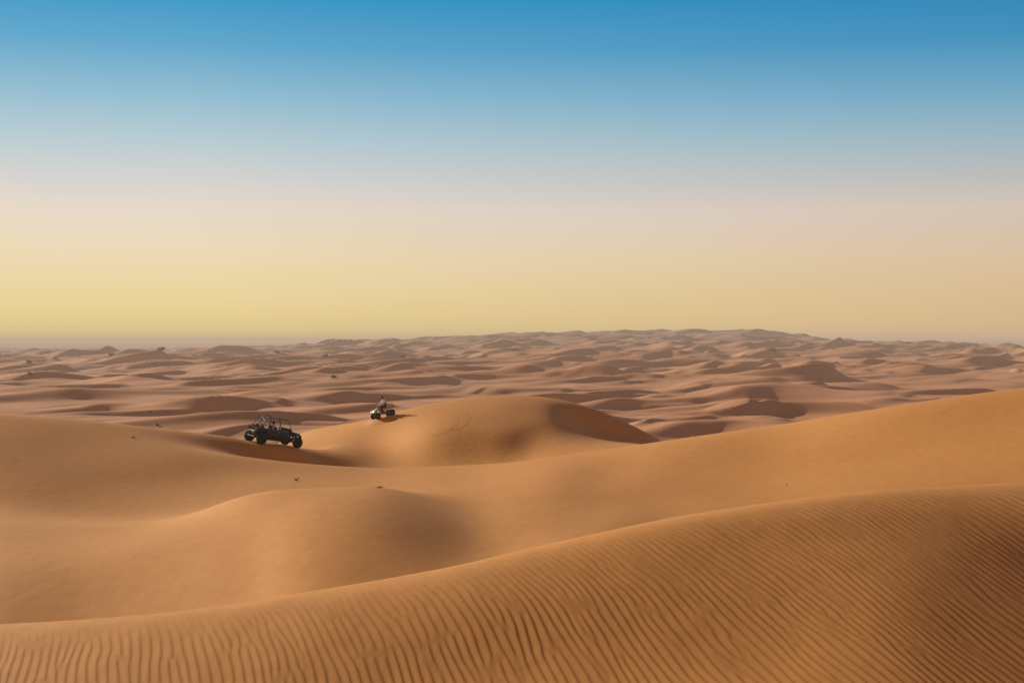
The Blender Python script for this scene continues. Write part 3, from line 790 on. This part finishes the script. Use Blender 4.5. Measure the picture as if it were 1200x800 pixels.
m = MB(); m.loft([[(.10, -.11, .72), (.10, .11, .72), (.10, .07, .87), (.10, -.07, .87)], [(.30, -.15, .66), (.30, .15, .66), (.30, .10, .90), (.30, -.10, .90)], [(.52, -.14, .66), (.52, .14, .66), (.52, .10, .84), (.52, -.10, .84)], [(.74, -.10, .62), (.74, .10, .62), (.74, .07, .74), (.74, -.07, .74)]]); m.build('tank_cover', M['white'], quad, bevel=.02)
for y in (1, -1):
    m = MB(); m.loft([[(x, y*.13, z-.03), (x, y*.14, z+.012), (x, y*w_, z+.012-.03), (x, y*(w_+.02), z-.07), (x, y*(w_-.02), z-.06)] for x, w_, z in ((.26, .36, .74), (.42, .46, .80), (.64, .48, .80), (.82, .44, .72), (.90, .36, .60))])
    m.build('front_fender', M['white'], quad, bevel=.01)
    m = MB(); m.loft([[(x, y*.11, z-.03), (x, y*.12, z+.012), (x, y*w_, z+.012-.02), (x, y*(w_+.02), z-.08), (x, y*(w_-.02), z-.06)] for x, w_, z in ((-.22, .22, .66), (-.36, .40, .76), (-.56, .46, .84), (-.78, .42, .86))])
    m.build('rear_fender', M['white'], quad, bevel=.01)
    m = MB(); m.loft([[(.74, y*.06, .60), (.74, y*.20, .62), (.74, y*.20, .72), (.74, y*.06, .70)], [(.86, y*.07, .60), (.84, y*.17, .62), (.82, y*.17, .68), (.83, y*.07, .68)]]); m.build('headlight', M['clear'], quad, bevel=.01)
    m = MB(); m.box((-.12, y*.42-.13, .28), (.16, y*.42+.13, .31)); m.tube([(0, y*.16, .34), (0, y*.54, .31)], .016); m.build('footrest', M['black'], quad)
m = MB(); m.tube([(.22, -.37, 1.02), (.27, -.20, 1.02), (.31, -.08, .96), (.31, .08, .96), (.27, .20, 1.02), (.22, .37, 1.02)], .012); m.tube([(.31, 0, .96), (.44, 0, .62)], .02); m.box((.27, -.10, .95), (.33, .10, 1.0))
hb = m.build('handlebar', M['black'], quad, True)
for y in (1, -1):
    m = MB(); m.tube([(.25, y*.26, 1.02), (.21, y*.39, 1.02)], .018); m.build('grip', M['redtrim'], hb, True)
m = MB(); m.tube([(.70, -.14, .36), (.92, -.12, .42), (.94, -.12, .58), (.94, .12, .58), (.92, .12, .42), (.70, .14, .36)], .016); m.tube([(.93, -.12, .5), (.93, .12, .5)], .014); m.build('front_bumper', M['black'], quad)
m = MB(); m.lathe([(-.86, .035), (-.84, .05), (-.50, .052), (-.44, .03)], 'x', 18, (0, -.17, .68)); m.tube([(-.44, -.17, .68), (-.1, -.19, .56), (.16, -.14, .50)], .02); m.build('exhaust', M['silver'], quad, True)
m = MB(); m.tube([(-.60, -.12, .84), (-.98, -.11, .92), (-.98, .11, .92), (-.60, .12, .84)], .014); m.build('grab_bar', M['black'], quad, True)
m = MB(); m.box((-1.02, -.07, .87), (-.96, .07, .96), .012); m.build('tail_light', M['red'], quad, True)
for x in (1, -1):
    for y in (1, -1):
        rr = .27 if x > 0 else .265
        wheel(quad, (x*.64, y*.45, rr), rr, .19 if x > 0 else .25, .13, y, 14)
        if x > 0:
            m = MB()
            for dz in (-.03, .09): m.tube([(.50, y*.12, .40+dz), (.62, y*.36, .28+dz)], .014, 6); m.tube([(.70, y*.12, .40+dz), (.62, y*.36, .28+dz)], .014, 6)
            m.build('suspension_arm', M['black'], quad)
            m = MB(); coil(m, (.62, y*.30, .34), (.56, y*.14, .70), .035, 6, .008); m.tube([(.62, y*.30, .32), (.56, y*.14, .72)], .014, 8); m.build('spring', M['silver'], quad, True)
m = MB(); m.tube([(-.64, -.36, .265), (-.64, .36, .265)], .035, 10); m.tube([(-.2, -.10, .38), (-.64, -.06, .27)], .03); m.tube([(-.2, .10, .38), (-.64, .06, .27)], .03); m.build('rear_axle', M['cage'], quad)
rid = person('person in a long-sleeved white shirt and dark red cap riding the quad bike', QM, Matrix.Identity(4),
    dict(pelvis=(-.42, 0, .96), waist=(-.42, 0, 1.13), chest=(-.37, 0, 1.32), neck=(-.30, 0, 1.46), jaw=(-.265, 0, 1.54), head=(-.25, 0, 1.625), crown=(-.255, 0, 1.705),
         sho=(-.32, .18, 1.39), elb=(-.10, .29, 1.19), wri=(.145, .33, 1.075), hip=(-.34, .10, .94), kne=(.20, .27, .86), ank=(-.02, .36, .44), toe=(.15, .37, .36)),
    M['shirt'], M['trousers'], 'cap')

# ------------------------------------------------------------------ shrubs, stones and twigs
def shrub(X, Y, d0, d1, size, label, squat=.7, seed=0):
    p = spot(X, Y, d0, d1); rn = random.Random(seed)
    root = empty('desert_shrub', p); tag(root, label, 'shrub', 'shrubs scattered over the desert plain')
    st = MB()
    for k in range(9):
        a = rn.uniform(0, 6.28); l = size*rn.uniform(.3, .5)
        st.tube([(0, 0, -.1), (math.cos(a)*l*.3, math.sin(a)*l*.3, size*squat*.35), (math.cos(a)*l*.8, math.sin(a)*l*.8, size*squat*rn.uniform(.6, .8))], [.05*size, .035*size, .012*size], 5)
    st.build('stem', M['twig'], root)
    lf = MB()
    cl = [(rn.uniform(-.42, .42)*size, rn.uniform(-.42, .42)*size, rn.uniform(.12, .7)*size*squat, rn.uniform(.14, .26)*size) for _ in range(11)]
    for cx, cy, cz, r_ in cl:
        for _ in range(70):
            v = Vector((rn.gauss(0, 1), rn.gauss(0, 1), rn.gauss(0, 1))).normalized()*r_*rn.uniform(.45, 1.1)
            c = Vector((cx, cy, cz)) + v; c.z = max(c.z, .02)
            u = Vector((rn.gauss(0, 1), rn.gauss(0, 1), rn.gauss(0, 1))).normalized(); w_ = u.orthogonal().normalized(); s_ = size*rn.uniform(.03, .06)
            lf.add([c + u*s_, c + w_*s_*.6, c - u*s_, c - w_*s_*.6], [(0, 1, 2, 3)])
    lf.build('foliage', M['leaf'], root)
    return root
SHR = [
 (33, 425.5, 500, 3500, 4.2, 'wide grey-green shrub at the right end of the dark dune on the far left'),
 (64, 421, 500, 3500, 4.4, 'dark shrub on top of a low dune, second bush from the left edge'),
 (34, 439.5, 300, 3000, 2.6, 'small green shrub alone on pale sand at the far left, below the other bushes'),
 (130, 417, 500, 4500, 5.0, 'dark round shrub standing near the skyline left of centre-left'),
 (189, 411, 500, 6000, 6.0, 'faint hazy shrub nearest the skyline above the ridge left of the buggy'),
 (381, 418.5, 500, 4500, 4.8, 'low olive shrub far behind the quad bike, upper one of two in line'),
 (392, 442.8, 300, 3000, 2.8, 'bright green low shrub on the plain up and left of the quad rider'),
 (472, 419, 500, 4500, 4.5, 'low shrub on the plain straight above the quad rider'),
 (906, 412, 600, 4500, 6.0, 'lone dark shrub on the slope of the far hazy hill at right'),
 (324, 413.5, 500, 4500, 6.0, 'long flat dark shrub patch on the plain high above the buggy'),
]
for k, (X, Y, a, b, s_, lb) in enumerate(SHR): shrub(X, Y, a, b, s_, lb, .42 if k in (2, 6, 9) else .62, 100+k)

def rock(name, X, Y, d0, d1, size, label, cat, material='stone', seed=0):
    p = spot(X, Y, d0, d1); rn = random.Random(seed)
    bm = bmesh.new(); bmesh.ops.create_icosphere(bm, subdivisions=2, radius=size*.5)
    for v in bm.verts:
        v.co *= 1 + rn.uniform(-.16, .16); v.co.z *= .6; v.co.x *= 1.25
    me = bpy.data.meshes.new(name); bm.to_mesh(me); bm.free()
    o = link(name, me, None, M[material]); o.location = p + Vector((0, 0, size*.08)); o.rotation_euler.z = rn.uniform(0, 6)
    tag(o, label, cat); return o
rock('stone', 155, 512.5, 60, 120, .22, 'small pale stone on the dune crest above the left foreground slope', 'stone', seed=1)
rock('stone', 811, 511, 105, 400, .5, 'pale rock at the foot of the sharp-crested dune beyond the right ridge', 'rock', seed=2)
rock('stone', 777, 505, 150, 500, .6, 'low pale rock on the plain right of the middle dune', 'rock', seed=3)
rock('stone', 757, 493.5, 150, 600, .6, 'small dark-sided rock on the plain above the tip of the middle dune', 'rock', seed=4)
rock('stone', 922, 568, 30, 70, .07, 'tiny dark pebble alone on the smooth orange slope at right', 'pebble', 'twig', seed=5)
rock('stone', 184, 498, 150, 600, .6, 'small dark lump on the plain just behind the left crest', 'rock', 'twig', seed=6)

def twigs(X, Y, d0, d1, size, label, n=9, flat=.3, tuft=False, seed=0):
    p = spot(X, Y, d0, d1); rn = random.Random(seed)
    root = empty('dead_twigs', p); tag(root, label, 'twigs')
    for mname, cnt in (('twig', n), ('straw', n)):
        m = MB()
        for _ in range(cnt):
            a = rn.uniform(0, 6.28); l = size*rn.uniform(.4, 1); z = l*(rn.uniform(.3, 1.0) if tuft else rn.uniform(0, flat))
            m.tube([(rn.uniform(-.15, .15)*size, rn.uniform(-.1, .1)*size, -.02), (math.cos(a)*l*.5, math.sin(a)*l*.5, z*.6+.02), (math.cos(a)*l, math.sin(a)*l, z)], [.014*size*3, .010*size*3, .004], 5)
        m.build('dark_stalk' if mname == 'twig' else 'straw_stalk', M[mname], root)
twigs(347, 563, 60, 90, .22, 'half-buried dry twigs with pale straw in the dip in front of the buggy', seed=1, tuft=True)
twigs(300.5, 583, 55, 75, .14, 'tiny tuft of dead twigs by the near hump crest at left', seed=2, tuft=True, n=6)
twigs(443, 571.5, 40, 60, .25, 'scatter of flat dry stalks lying along the crest of the near hump', seed=3, n=6)
twigs(197, 484, 150, 700, .45, 'dry scrub clump on the plain left of the dark hollow', seed=4, tuft=True, n=16)
twigs(176, 483, 150, 700, .5, 'wide dry scrub clump on the plain over the left crest', seed=5, tuft=True, n=20)

# ------------------------------------------------------------------ tyre tracks on the middle dune
def track_mat():
    m = mat('pressed_sand', (.655, .315, .090), .9, spec=.15, var=.08, scale=6, bump=.2); return m
M['track'] = track_mat()
def track(pts, width=.20):
    P = [spot(X, Y, 100, 127) for X, Y in pts]
    xs_ = [p.x for p in P]; ys_ = [p.y for p in P]
    t = np.arange(len(P)); q = np.linspace(0, len(P)-1, 160)
    gx = pchip1(t, xs_, q); gy = pchip1(t, ys_, q)
    dx = np.gradient(gx); dy = np.gradient(gy); ln = np.hypot(dx, dy); nx, ny = -dy/ln, dx/ln
    W = 6; vs = []; fs = []
    for i in range(len(q)):
        w_ = width*min(1, 6*min(i, len(q)-1-i)/len(q) + .15)
        for k in range(W):
            o_ = (k/(W-1)-.5)*w_; x, y = gx[i] + nx[i]*o_, gy[i] + ny[i]*o_
            vs.append((x, y, hz(x, y) + (.006 if 0 < k < W-1 else .009)))
    for i in range(len(q)-1):
        for k in range(W-1): a = i*W+k; fs.append((a, a+1, a+W+1, a+W))
    o = MB().add(vs, fs).build('tyre_track', M['track'], None, True); tag(o, kind='structure')
track([(522, 477.5), (530, 481), (535.5, 489), (534, 497), (527, 504)])
track([(535, 478.5), (544, 482), (549.5, 488.5), (547, 495.5), (538, 501), (520, 507), (505, 511)])


S.view_settings.view_transform = 'Standard'; S.view_settings.look = 'None'; S.view_settings.exposure = 0
S.render.engine = 'CYCLES'; S.cycles.use_denoising = True; S.cycles.max_bounces = 6
S.cycles.volume_bounces = 0
